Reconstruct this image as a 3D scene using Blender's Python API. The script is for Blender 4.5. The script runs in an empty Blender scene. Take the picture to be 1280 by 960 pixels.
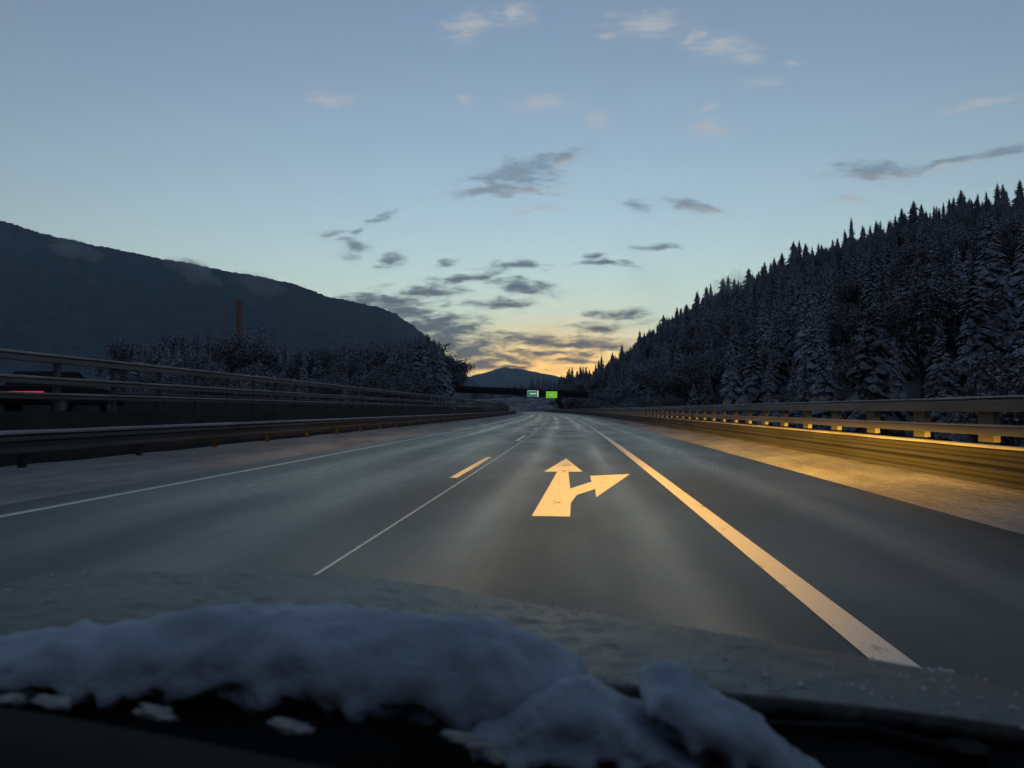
import bpy, bmesh, math, random
from math import radians as R, sin, cos, pi, sqrt, tan
from mathutils import Vector, Matrix, noise

sc = bpy.context.scene
C = sc.collection
random.seed(7)

# ------------------------------------------------------------------ camera
F = 985.0                                   # focal length in pixels of a 1280 px wide frame
EYE = Vector((0, 0, 1.30))
cam = bpy.data.cameras.new('camera')
cam.lens = F / 1280 * 36; cam.sensor_width = 36
cam.clip_start = 0.03; cam.clip_end = 40000
cam.dof.use_dof = True; cam.dof.focus_distance = 40; cam.dof.aperture_fstop = 5.0
co = bpy.data.objects.new('camera', cam); C.objects.link(co)
co.location = EYE; co.rotation_euler = (R(90 + 1.86), 0, R(4.58))
sc.camera = co
CM = co.rotation_euler.to_matrix()

def at(px, py, Y):
    """world point at forward distance Y seen at photo pixel (px, py)"""
    v = CM @ Vector(((px - 640) / F, (480 - py) / F, -1))
    return EYE + v * (Y / v.y)

# ------------------------------------------------------------------ world, sun, exposure
SUN_EL, SUN_AZ = -3.0, -1.5
w = bpy.data.worlds.new('World'); sc.world = w; w.use_nodes = True
wn = w.node_tree; wl = wn.links
bg = wn.nodes['Background']; bg.inputs[1].default_value = 0.15
def wN(t, **k):
    n = wn.nodes.new(t)
    for a, b in k.items(): setattr(n, a, b)
    return n
def wmath(op, a, b=None, c=None, clamp=False):
    n = wN('ShaderNodeMath', operation=op, use_clamp=clamp)
    for i, v in enumerate((a, b, c)):
        if v is None: continue
        if isinstance(v, (int, float)): n.inputs[i].default_value = v
        else: wl.new(v, n.inputs[i])
    return n.outputs[0]
def wmix(f, a, b, blend='MIX'):
    n = wN('ShaderNodeMix', data_type='RGBA', blend_type=blend)
    for i, v in ((0, f), (6, a), (7, b)):
        if isinstance(v, (int, float)): n.inputs[i].default_value = v
        elif isinstance(v, tuple): n.inputs[i].default_value = (*v, 1)
        else: wl.new(v, n.inputs[i])
    return n.outputs[2]
sky = wN('ShaderNodeTexSky', sky_type='NISHITA', sun_disc=False)
sky.sun_elevation = R(SUN_EL); sky.sun_rotation = R(SUN_AZ)
sky.altitude = 500; sky.air_density = 1.0; sky.dust_density = 0.45; sky.ozone_density = 1.6
skyc = wmix(1.0, sky.outputs[0], (1.06, 1.12, 0.86), 'MULTIPLY')
tc = wN('ShaderNodeTexCoord')
sep = wN('ShaderNodeSeparateXYZ'); wl.new(tc.outputs['Generated'], sep.inputs[0])
yy = wmath('MAXIMUM', sep.outputs[1], 0.02)
cu = wmath('DIVIDE', sep.outputs[0], yy); cv = wmath('DIVIDE', sep.outputs[2], yy)
cmb = wN('ShaderNodeCombineXYZ'); wl.new(cu, cmb.inputs[0]); wl.new(cv, cmb.inputs[1])
# ragged edges: the cloud plane is warped by noise
def wnoise(vec, sx, sy, scale, detail, rough=0.6, col=False, off=0.0):
    mp = wN('ShaderNodeMapping'); mp.inputs[3].default_value = (sx, sy, 1); mp.inputs[1].default_value = (off, off * 1.7, off)
    wl.new(vec, mp.inputs[0])
    n = wN('ShaderNodeTexNoise'); n.inputs['Scale'].default_value = scale
    n.inputs['Detail'].default_value = detail; n.inputs['Roughness'].default_value = rough
    wl.new(mp.outputs[0], n.inputs['Vector'])
    return n.outputs['Color' if col else 'Fac']
wrp = wnoise(cmb.outputs[0], 1, 2.2, 16, 2, col=True)
v1 = wN('ShaderNodeVectorMath', operation='SUBTRACT'); wl.new(wrp, v1.inputs[0]); v1.inputs[1].default_value = (.5, .5, .5)
v2 = wN('ShaderNodeVectorMath', operation='MULTIPLY'); wl.new(v1.outputs[0], v2.inputs[0]); v2.inputs[1].default_value = (.05, .022, 0)
v3 = wN('ShaderNodeVectorMath', operation='ADD'); wl.new(cmb.outputs[0], v3.inputs[0]); wl.new(v2.outputs[0], v3.inputs[1])
uv = v3.outputs[0]
fine = wnoise(cmb.outputs[0], 1, 3.6, 32, 3, 0.6)
vfine = wnoise(cmb.outputs[0], 1, 3.2, 120, 1, 0.6, off=3.0)
def puv(px, py):
    p = at(px, py, 1.0); return p.x, p.z - EYE.z
ROT = {}
for ang in (-10, 0, 12, 28):
    if ang == 0: ROT[0] = uv; continue
    vr = wN('ShaderNodeVectorRotate', rotation_type='Z_AXIS'); wl.new(uv, vr.inputs[0]); vr.inputs['Angle'].default_value = R(-ang); ROT[ang] = vr.outputs[0]
def cloud_field(lst):
    acc = None
    for px, py, rx, ry, rot in lst:
        u, v = puv(px, py); q = min(ROT, key=lambda k: abs(k - rot)); c_, s_ = cos(R(-q)), sin(R(-q))
        u, v = c_ * u - s_ * v, s_ * u + c_ * v; kx, ky = F / rx, F / ry
        ma = wN('ShaderNodeVectorMath', operation='MULTIPLY_ADD'); wl.new(ROT[q], ma.inputs[0])
        ma.inputs[1].default_value = (kx, ky, 0); ma.inputs[2].default_value = (-u * kx, -v * ky, 0)
        ln = wN('ShaderNodeVectorMath', operation='LENGTH'); wl.new(ma.outputs[0], ln.inputs[0])
        acc = ln.outputs['Value'] if acc is None else wmath('MINIMUM', acc, ln.outputs['Value'])
    return acc
def density(field, amp, lo, hi):
    # 1 - distance, roughened by the noise, then a soft step
    s = wmath('SUBTRACT', 1.0, field)
    nz = wmath('MULTIPLY', wmath('SUBTRACT', fine, 0.5), amp)
    nz2 = wmath('MULTIPLY', wmath('SUBTRACT', vfine, 0.5), amp * .32)
    s = wmath('ADD', wmath('ADD', s, nz), nz2)
    mr = wN('ShaderNodeMapRange', interpolation_type='SMOOTHSTEP'); wl.new(s, mr.inputs[0])
    mr.inputs[1].default_value = lo; mr.inputs[2].default_value = hi
    return mr.outputs[0]
# px, py, half width, half height, tilt of every cloud one can pick out
DARK = [(650,212,62,15,14),(700,197,18,9,30),(632,233,34,7,-8),(615,242,50,6,4),(655,222,40,10,0),
        (540,366,32,13,0),(655,358,42,9,-6),(645,332,34,6,0),(622,378,40,7,-4),(580,350,40,5,8),(492,382,34,17,-12),(450,376,40,9,4),
        (772,393,40,8,-3),(745,413,26,6,0),(862,256,30,7,-12),(1095,213,46,12,6),
        (440,308,15,12,20),(490,326,16,10,0),(478,272,13,5,25),(450,290,14,4,30),(412,293,22,4,0),(560,330,14,4,0),
        (545,398,50,9,3),(500,386,40,20,-10),(530,410,60,22,-12),(585,436,50,26,-10),(560,426,60,24,-14),(600,455,30,14,0),(600,428,48,15,-4),(565,412,46,15,0),(575,440,38,20,10),(665,423,46,7,-3),(720,428,70,7,0),(640,446,44,6,-6),(742,430,60,8,0),(700,443,54,5,2),
        (760,330,28,4,6),(820,309,26,4,6),(745,322,12,4,0),(800,258,20,7,-10),(1250,190,44,6,10),(1180,203,44,5,12),(660,440,30,4,0),(720,452,40,3.5,0),(640,458,30,3.5,3)]
PALE = [(592,30,40,18,20),(648,14,22,14,60),(405,122,30,9,-8),(425,128,22,5,0),(678,130,38,10,6),(750,152,18,12,0),
        (578,124,10,8,0),(808,28,44,18,0),(760,47,14,5,0),(868,42,12,9,40),(948,100,28,8,0),(905,58,40,16,-10),
        (885,160,30,12,0),(880,133,16,5,25),(995,76,10,5,0),(1230,128,50,6,16),(670,262,34,5,14),(640,238,60,9,4),(700,203,24,10,34),
        (1100,220,44,8,4),(1065,250,26,6,0),(875,262,40,4,-6),(1200,205,70,6,12),(935,74,20,8,0)]
dk = density(cloud_field(DARK), 2.7, -0.55, 0.95)
pl = density(cloud_field(PALE), 2.6, -0.45, 1.5)
# layered bands low over the valley where the sun has gone down
streak = wnoise(cmb.outputs[0], 5.0, 46.0, 1.6, 3, 0.62)
band_lo = wN('ShaderNodeMapRange', interpolation_type='SMOOTHSTEP'); wl.new(cv, band_lo.inputs[0])
band_lo.inputs[1].default_value = 0.135; band_lo.inputs[2].default_value = 0.045
st = wN('ShaderNodeMapRange', interpolation_type='SMOOTHSTEP'); wl.new(streak, st.inputs[0])
st.inputs[1].default_value = 0.50; st.inputs[2].default_value = 0.66
stm = wmath('MULTIPLY', wmath('MULTIPLY', st.outputs[0], band_lo.outputs[0]), 0.5)
# thin high veil everywhere, so the sky goes on past the frame as it does inside it
veil = wnoise(tc.outputs['Generated'], 1, 1, 5.0, 2, 0.6)
vl = wN('ShaderNodeMapRange', interpolation_type='SMOOTHSTEP'); wl.new(veil, vl.inputs[0])
vl.inputs[1].default_value = 0.58; vl.inputs[2].default_value = 0.80; vl.inputs[4].default_value = 0.20
# warm glow over the set sun
gx = wmath('MULTIPLY', wmath('SUBTRACT', cu, puv(695, 460)[0]), 9.0); gy = wmath('MULTIPLY', wmath('SUBTRACT', cv, 0.045), 20.0)
gl = wmath('EXPONENT', wmath('MULTIPLY', wmath('ADD', wmath('MULTIPLY', gx, gx), wmath('MULTIPLY', gy, gy)), -1.0))
front = wmath('GREATER_THAN', sep.outputs[1], 0.0)
gl = wmath('MULTIPLY', wmath('MULTIPLY', gl, front), 0.9)
K = 1 / (0.15 * 2 ** 4.75)
def lin(r, g, b):
    f = lambda c: ((c / 255 + .055) / 1.055) ** 2.4 if c > 10 else c / 3294
    return (f(r), f(g), f(b))
def skycol(r, g, b): return tuple(c * K for c in lin(r, g, b))
pale = wN('ShaderNodeMapRange', interpolation_type='SMOOTHSTEP'); wl.new(sep.outputs[2], pale.inputs[0]); pale.inputs[1].default_value = .17; pale.inputs[2].default_value = .03; pale.inputs[4].default_value = .5
skyc = wmix(pale.outputs[0], skyc, wmix(1.0, skyc, (.80, .98, 1.5), 'MULTIPLY'))
c0 = wmix(gl, skyc, tuple(3.1 * c for c in skycol(255, 196, 104)))
c0 = wmix(vl.outputs[0], c0, skycol(150, 165, 185)); cbase = wmix(vl.outputs[0], skyc, skycol(150, 165, 185))
c0 = wmix(wmath('MULTIPLY', wmath('MULTIPLY', pl, front), 0.80), c0, skycol(201, 202, 204))
c0 = wmix(wmath('MULTIPLY', stm, front), c0, skycol(116, 112, 118))
hi_ = wN('ShaderNodeMapRange', interpolation_type='SMOOTHSTEP'); wl.new(cv, hi_.inputs[0]); hi_.inputs[1].default_value = .16; hi_.inputs[2].default_value = .27; hi_.inputs[3].default_value = .90; hi_.inputs[4].default_value = .52
c0 = wmix(wmath('MULTIPLY', wmath('MULTIPLY', dk, front), hi_.outputs[0]), c0, skycol(94, 108, 126))
win = wmath('MULTIPLY', wmath('LESS_THAN', wmath('ABSOLUTE', cu), 1.15), wmath('LESS_THAN', wmath('ABSOLUTE', wmath('SUBTRACT', cv, 0.32)), 0.36))
win = wmath('MULTIPLY', win, front)
bg2 = wN('ShaderNodeBackground'); bg2.inputs[1].default_value = 0.15
mxw = wN('ShaderNodeMixShader'); wl.new(win, mxw.inputs[0]); wl.new(bg.outputs[0], mxw.inputs[1]); wl.new(bg2.outputs[0], mxw.inputs[2])
wl.new(mxw.outputs[0], wn.nodes['World Output'].inputs[0])
wl.new(cbase, bg.inputs[0]); wl.new(c0, bg2.inputs[0])
w.cycles.sampling_method = 'MANUAL'; w.cycles.sample_map_resolution = 512

sl = bpy.data.lights.new('sun', 'SUN'); sl.energy = 0.004; sl.angle = R(6); sl.color = (1, .8, .6)
so = bpy.data.objects.new('sun', sl); C.objects.link(so)
so.rotation_euler = (R(90 - SUN_EL), 0, R(180 - SUN_AZ))
vs = sc.view_settings
vs.view_transform = 'Standard'; vs.look = 'None'; vs.exposure = 4.7; vs.gamma = 1.0; vs.use_curve_mapping = False
cy = sc.cycles
cy.use_denoising = True; cy.max_bounces = 5; cy.diffuse_bounces = 2; cy.glossy_bounces = 3
cy.transmission_bounces = 3; cy.transparent_max_bounces = 12; cy.volume_bounces = 0
cy.sample_clamp_indirect = 2.0; cy.use_adaptive_sampling = True; cy.adaptive_threshold = 0.02
cy.caustics_reflective = False; cy.caustics_refractive = False

# ------------------------------------------------------------------ materials
MATS = {}
class Mat:
    def __init__(s, name, col=(.5, .5, .5), rough=.7, metal=0.0, spec=0.5):
        m = bpy.data.materials.new(name); m.use_nodes = True; MATS[name] = m
        s.m = m; s.nt = m.node_tree; s.b = s.nt.nodes['Principled BSDF']
        s.b.inputs['Base Color'].default_value = (*col, 1); s.b.inputs['Roughness'].default_value = rough
        s.b.inputs['Metallic'].default_value = metal; s.b.inputs['Specular IOR Level'].default_value = spec
    def N(s, t, **k):
        n = s.nt.nodes.new(t)
        for a, b in k.items(): setattr(n, a, b)
        return n
    def L(s, a, b): s.nt.links.new(a, b)
    def put(s, inp, v):
        if isinstance(v, (int, float)): inp.default_value = v
        elif isinstance(v, tuple): inp.default_value = (*v, 1) if len(v) == 3 else v
        else: s.L(v, inp)
    def math(s, op, a, b=None, clamp=False):
        n = s.N('ShaderNodeMath', operation=op, use_clamp=clamp); s.put(n.inputs[0], a)
        if b is not None: s.put(n.inputs[1], b)
        return n.outputs[0]
    def mix(s, f, a, b, blend='MIX'):
        n = s.N('ShaderNodeMix', data_type='RGBA', blend_type=blend)
        s.put(n.inputs[0], f); s.put(n.inputs[6], a); s.put(n.inputs[7], b)
        return n.outputs[2]
    def noise(s, scale, detail=4, rough=.6, sc3=(1, 1, 1), coord='Object'):
        if not hasattr(s, 'tc'): s.tc = s.N('ShaderNodeTexCoord')
        mp = s.N('ShaderNodeMapping'); mp.inputs[3].default_value = sc3; s.L(s.tc.outputs[coord], mp.inputs[0])
        n = s.N('ShaderNodeTexNoise'); n.inputs['Scale'].default_value = scale
        n.inputs['Detail'].default_value = detail; n.inputs['Roughness'].default_value = rough
        s.L(mp.outputs[0], n.inputs['Vector']); return n.outputs['Fac']
    def step(s, v, lo, hi, a=0., b=1.):
        n = s.N('ShaderNodeMapRange', interpolation_type='SMOOTHSTEP'); s.put(n.inputs[0], v)
        n.inputs[1].default_value = lo; n.inputs[2].default_value = hi; n.inputs[3].default_value = a; n.inputs[4].default_value = b
        return n.outputs[0]
    def bump(s, h, strength=.3, dist=.02):
        n = s.N('ShaderNodeBump'); n.inputs['Strength'].default_value = strength; n.inputs['Distance'].default_value = dist
        s.L(h, n.inputs['Height']); s.L(n.outputs[0], s.b.inputs['Normal'])
    def col(s, v): s.put(s.b.inputs['Base Color'], v)
    def rough(s, v): s.put(s.b.inputs['Roughness'], v)

def simple(name, c1, c2, scale, rough=.7, bump=0., dist=.02, metal=0., spec=.5, lo=.35, hi=.65, sc3=(1, 1, 1)):
    M = Mat(name, c1, rough, metal, spec)
    f = M.noise(scale, 5, .6, sc3); M.col(M.mix(M.step(f, lo, hi), c1, c2))
    if bump: M.bump(f, bump, dist)
    return M.m

# asphalt: worn wheel tracks, damp streaks drawn out along the lane, painted sky sheen further on (UV: metres across, metres along)
A = Mat('asphalt', (.03, .03, .032), .5, spec=.24)
uvn = A.N('ShaderNodeUVMap'); sp = A.N('ShaderNodeSeparateXYZ'); A.L(uvn.outputs[0], sp.inputs[0])
def gauss(c, wd):
    t = A.math('DIVIDE', A.math('SUBTRACT', sp.outputs[0], c), wd)
    return A.math('EXPONENT', A.math('MULTIPLY', A.math('MULTIPLY', t, t), -1.0))
tr = None
for c, wd in ((-1.0, .33), (.74, .30), (-3.5, .5), (-5.4, .55), (3.1, .35)):
    g = gauss(c, wd); tr = g if tr is None else A.math('ADD', tr, g)
def uvnoise(su, sv, scale, detail=4):
    mp = A.N('ShaderNodeMapping'); mp.inputs[3].default_value = (su, sv, 1); A.L(uvn.outputs[0], mp.inputs[0])
    n = A.N('ShaderNodeTexNoise'); n.inputs['Scale'].default_value = scale; n.inputs['Detail'].default_value = detail
    A.L(mp.outputs[0], n.inputs['Vector']); return n.outputs['Fac']
s1 = uvnoise(1.6, .035, 1.0, 4); s2 = uvnoise(.5, .12, 1.0, 5); s3 = uvnoise(1, 1, 60, 2); s4 = uvnoise(.9, .35, 1.0, 5)
s5 = uvnoise(9, .10, 1.0, 4)
trn = A.math('MULTIPLY', tr, A.step(s1, .3, .65, .35, 1.0))
frost = A.math('MULTIPLY', A.step(s4, .56, .70), A.step(sp.outputs[1], 18, 45))  # pale patches further on: sky reflected in the wet, put into the colour
lift = A.math('ADD', trn, A.math('MULTIPLY', A.step(s2, .45, .72), .35), clamp=True)
colr = A.mix(lift, (.0082, .0076, .0072), (.036, .0335, .032))
colr = A.mix(A.math('MULTIPLY', frost, .35), colr, (.22, .23, .25))
grain = A.math('MULTIPLY', A.step(s3, .3, .7, .6, 1.35), A.step(s5, .3, .7, .92, 1.08))
grain = A.math('MULTIPLY', grain, A.step(uvnoise(2.5, 1.6, 1.0, 5), .32, .68, .78, 1.22))
colr = A.mix(1.0, colr, grain, 'MULTIPLY'); A.col(colr)
A.rough(A.math('SUBTRACT', A.math('SUBTRACT', A.step(s2, .3, .7, .50, .37), A.math('MULTIPLY', s5, .04)), A.math('MULTIPLY', trn, .14)))
A.bump(s3, .35, .006)
ASPH = A.m
PAINT = Mat('road_paint', (.74, .73, .70), .55)
pf = PAINT.noise(3.0, 6, .7, (1, .35, 1)); PAINT.col(PAINT.mix(PAINT.step(pf, .30, .43), (.26, .25, .23), (.78, .74, .64))); PAINT = PAINT.m
SEAL = simple('worn_paint', (.22, .225, .24), (.15, .155, .165), 1.5, .22, spec=.9)
SNOWY = Mat('trodden_snow', (.5, .5, .5), .8)
f1 = SNOWY.noise(.8, 6, .65, (1, .25, 1)); f2 = SNOWY.noise(9, 5, .6)
SNOWY.col(SNOWY.mix(SNOWY.step(f1, .32, .66), (.18, .172, .168), (.35, .35, .353))); SNOWY.bump(f2, .8, .05); SNOWY = SNOWY.m
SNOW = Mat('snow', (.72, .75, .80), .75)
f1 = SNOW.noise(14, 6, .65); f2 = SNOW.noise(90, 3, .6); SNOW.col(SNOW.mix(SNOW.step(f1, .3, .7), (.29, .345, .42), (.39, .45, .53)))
SNOW.bump(SNOW.math('ADD', f1, SNOW.math('MULTIPLY', f2, .3)), .5, .02)
SNOW.b.inputs['Subsurface Weight'].default_value = 0.0; SNOW = SNOW.m
RAILSNOW = simple('rail_snow', (.22, .22, .225), (.34, .335, .335), 2.0, .8, .4, .02, sc3=(1, .3, 1))
STEEL = simple('galvanised_steel', (.11, .107, .104), (.18, .175, .17), 1.2, .55, .15, .004, metal=.35, sc3=(1, .15, 1))
DSTEEL = simple('dark_rail', (.06, .06, .062), (.10, .10, .10), 1.0, .6, metal=.2, sc3=(1, .2, 1))  # darker tone of the rail steel
CONC = simple('concrete', (.16, .155, .15), (.26, .25, .24), 1.4, .85, .3, .01)
DCONC = simple('dark_concrete', (.022, .022, .022), (.04, .039, .038), .6, .9, .2, .01)
GROUND = simple('snowy_ground', (.05, .05, .045), (.26, .27, .29), .05, .9, lo=.42, hi=.62)
SLOPE = simple('forest_floor', (.02, .022, .02), (.10, .11, .12), .04, .95)
BARK = simple('bark', (.035, .028, .022), (.07, .06, .05), 4, .9, .4, .02)
BRIDGE = simple('bridge_concrete', (.02, .02, .021), (.035, .034, .033), .3, .9)

def foliage(name, dark, mid, snow, lo, hi, amt):
    M = Mat(name, dark, .85, spec=.2)
    g = M.N('ShaderNodeNewGeometry'); s = M.N('ShaderNodeSeparateXYZ'); M.L(g.outputs['Normal'], s.inputs[0])
    oi = M.N('ShaderNodeObjectInfo')
    n1 = M.noise(.55, 4, .65); n2 = M.noise(2.2, 3, .6)
    base = M.mix(M.step(n2, .35, .65), dark, mid)
    f = M.math('ADD', s.outputs[2], M.math('MULTIPLY', M.math('SUBTRACT', n1, .5), 1.3))
    f = M.math('ADD', f, M.math('MULTIPLY', M.math('SUBTRACT', oi.outputs['Random'], .5), .5))
    f = M.math('MULTIPLY', M.step(f, lo, hi), amt)
    M.col(M.mix(f, base, snow)); return M.m
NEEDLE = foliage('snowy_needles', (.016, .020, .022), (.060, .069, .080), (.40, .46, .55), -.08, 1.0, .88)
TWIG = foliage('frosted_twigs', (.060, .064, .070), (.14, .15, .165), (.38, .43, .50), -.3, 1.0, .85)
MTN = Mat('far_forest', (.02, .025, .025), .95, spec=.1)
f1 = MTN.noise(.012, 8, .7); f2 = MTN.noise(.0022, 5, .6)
mc = MTN.mix(MTN.step(f1, .35, .7), (.036, .048, .062), (.085, .106, .136)); mc = MTN.mix(MTN.step(f2, .62, .72, 0, .5), mc, (.16, .17, .18)); MTN.col(mc)  # forest tones raised towards blue, part of the haze put into the colour
MTN.bump(f1, 1.0, 14.0); MTN = MTN.m

# ------------------------------------------------------------------ mesh helpers
def link(name, verts, faces, mat, parent=None, smooth=False, uvs=None):
    me = bpy.data.meshes.new(name); me.from_pydata([tuple(v) for v in verts], [], faces)
    if uvs is not None:
        l = me.uv_layers.new(name='UVMap')
        for lp in me.loops: l.data[lp.index].uv = uvs[lp.vertex_index]
    if smooth: me.polygons.foreach_set('use_smooth', [True] * len(me.polygons))
    if mat: me.materials.append(mat)
    me.update()
    o = bpy.data.objects.new(name, me); C.objects.link(o)
    if parent: o.parent = parent
    return o
def tag(o, label=None, cat=None, group=None, kind=None):
    if label: o['label'] = label
    if cat: o['category'] = cat
    if group: o['group'] = group
    if kind: o['kind'] = kind
    return o
def empty(name, loc=(0, 0, 0), rz=0):
    o = bpy.data.objects.new(name, None); C.objects.link(o); o.location = loc; o.rotation_euler = (0, 0, rz); o.empty_display_size = .3
    return o
class MB:
    def __init__(s): s.v = []; s.f = []
    def add(s, vs, fs):
        b = len(s.v); s.v += [tuple(v) for v in vs]; s.f += [tuple(i + b for i in f) for f in fs]
    def box(s, x0, x1, y0, y1, z0, z1):
        s.add([(x0,y0,z0),(x1,y0,z0),(x1,y1,z0),(x0,y1,z0),(x0,y0,z1),(x1,y0,z1),(x1,y1,z1),(x0,y1,z1)],
              [(0,3,2,1),(4,5,6,7),(0,1,5,4),(1,2,6,5),(2,3,7,6),(3,0,4,7)])
    def bar(s, a, b, r0, r1=None, n=6):
        r1 = r0 if r1 is None else r1; a = Vector(a); b = Vector(b); d = (b - a).normalized()
        t = Vector((0, 0, 1)) if abs(d.z) < .9 else Vector((1, 0, 0)); u = d.cross(t).normalized(); q = d.cross(u)
        vs = [a + (u * cos(2*pi*i/n) + q * sin(2*pi*i/n)) * r0 for i in range(n)] + [b + (u * cos(2*pi*i/n) + q * sin(2*pi*i/n)) * r1 for i in range(n)]
        s.add(vs, [(i, (i+1) % n, n + (i+1) % n, n + i) for i in range(n)] + [tuple(range(n))[::-1], tuple(range(n, 2*n))])
    def build(s, name, mat, parent=None, smooth=False): return link(name, s.v, s.f, mat, parent, smooth)
def bevel(o, wd, seg=2):
    m = o.modifiers.new('bevel', 'BEVEL'); m.width = wd; m.segments = seg; m.limit_method = 'ANGLE'
    return o

# the road bends gently to the left ahead of the car
def bend(d): return -d * d / 7300.0 if d > 0 else 0.0
def dirx(d): return -2 * d / 7300.0 if d > 0 else 0.0
def road_pt(lat, d, z): return Vector((bend(d) + lat, d, z))
def steps(d0, d1, near=2.0):
    out = [d0]
    while out[-1] < d1: out.append(min(d1, out[-1] + max(near, abs(out[-1]) * .03)))
    return out
def strip(name, l0, l1, z, d0, d1, mat, parent=None, cols=1):
    vs, fs, uvs = [], [], []
    ds = steps(d0, d1)
    for d in ds:
        for c in range(cols + 1):
            l = l0 + (l1 - l0) * c / cols; vs.append(road_pt(l, d, z)); uvs.append((l, d))
    k = cols + 1
    for i in range(len(ds) - 1):
        for c in range(cols): fs.append((i*k + c, i*k + c + 1, (i+1)*k + c + 1, (i+1)*k + c))
    return link(name, vs, fs, mat, parent, uvs=uvs)
def sweep(name, prof, d0, d1, mat, parent=None, closed=True, wob=0., near=2.5, smooth=False, seed=0.):
    """prof: (lateral, height) points, swept along the road"""
    vs, fs = [], []; ds = steps(d0, d1, near); n = len(prof)
    for d in ds:
        for j, (l, z) in enumerate(prof):
            dz = wob * noise.noise((d * .6, j * .7 + seed, seed)) if wob else 0
            if wob and z < .1: dz *= max(0., z) * 6
            vs.append(road_pt(l + dz * .6, d, z + dz))
    for i in range(len(ds) - 1):
        for j in range(n if closed else n - 1):
            k = (j + 1) % n; fs.append((i*n + j, i*n + k, (i+1)*n + k, (i+1)*n + j))
    if closed: fs += [tuple(range(n)), tuple(range((len(ds)-1)*n, len(ds)*n))[::-1]]
    o = link(name, vs, fs, mat, parent, smooth); return o

# ------------------------------------------------------------------ ground, hills
def smooth(a, b, t):
    t = max(0., min(1., (t - a) / (b - a))); return t*t*(3 - 2*t)
def ground_z(x, y):
    return -7.0 + 6.4 * smooth(90, 300, y) + 0.5 * noise.noise((x * .02, y * .02, 0)) * smooth(20, 90, abs(x) + max(0, y - 100) * .3)
ys = [-10400, -3000, -600, -100] + [-60 + 12 * i for i in range(45)] + [520, 600, 700, 850, 1050, 1400, 2000, 3500, 6000, 8500, 10400]
xs = [-10400, -6000, -3000, -1500, -800, -500, -350] + [-260 + 13 * i for i in range(41)] + [350, 500, 800, 1500, 3000, 6000, 10400]
gv = [(x, y, ground_z(x, y)) for y in ys for x in xs]; nx = len(xs)
gf = [(j*nx+i, j*nx+i+1, (j+1)*nx+i+1, (j+1)*nx+i) for j in range(len(ys)-1) for i in range(nx-1)]
tag(link('ground', gv, gf, GROUND, smooth=True), kind='structure')

# wooded hill on the right: crest seen against the sky, foot beside the road
CREST = [at(1420,205,330)-Vector((0,0,22)), at(1280,242,420)-Vector((0,0,20)), at(1190,258,470)-Vector((0,0,20)), at(1100,282,520)-Vector((0,0,20)), at(1000,318,600)-Vector((0,0,21)), at(950,344,640)-Vector((0,0,21)),
         at(900,368,680)-Vector((0,0,21)), at(850,392,730)-Vector((0,0,21)), at(805,425,780)-Vector((0,0,21)), at(785,446,800)-Vector((0,0,19)), at(755,456,830)-Vector((0,0,18)), at(725,470,860)-Vector((0,0,18)),
         at(690,478,900)-Vector((0,0,18)), at(650,486,940)-Vector((0,0,18)), at(590,494,980)-Vector((0,0,16))]
FOOT = [Vector((26,-20,-8)), Vector((26,40,-8)), Vector((26,90,-7)), Vector((24,140,-6)), Vector((20,190,-4)), Vector((16,230,-3)), Vector((10,280,-2)), Vector((4,330,-1.5)),
        Vector((-2,390,-1.5)), Vector((-6,440,-1.5)), Vector((-12,490,-1.5)), Vector((-18,540,-1.5)), Vector((-26,600,-1.5)), Vector((-34,650,-1.5)), Vector((-80,690,-1.5))]
def poly(P, t):
    t = max(0, min(len(P) - 1.0001, t * (len(P) - 1))); i = int(t); return P[i].lerp(P[i+1], t - i)
def hill(t, s):
    """t along the hill, s from foot (0) over the crest (1) and down behind it"""
    a = poly(FOOT, t); b = poly(CREST, t); p = a.lerp(b, s)
    h = b.z - a.z
    if s <= 1: p.z = a.z + h * (s ** .92)
    else: p.z = b.z - h * (s - 1) * 1.1
    p.z += 2.5 * noise.noise((p.x * .02, p.y * .02, 3.)) * smooth(0, .2, s) * (1 - smooth(.85, 1, s))
    return p
hv, hf = [], []; NT, NS = 70, 40
for i in range(NT + 1):
    for j in range(NS + 1): hv.append(hill(i / NT, j / NS * 1.5))
for i in range(NT):
    for j in range(NS): hf.append((i*(NS+1)+j, i*(NS+1)+j+1, (i+1)*(NS+1)+j+1, (i+1)*(NS+1)+j))
tag(link('hill', hv, hf, SLOPE, smooth=True), kind='structure')

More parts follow.
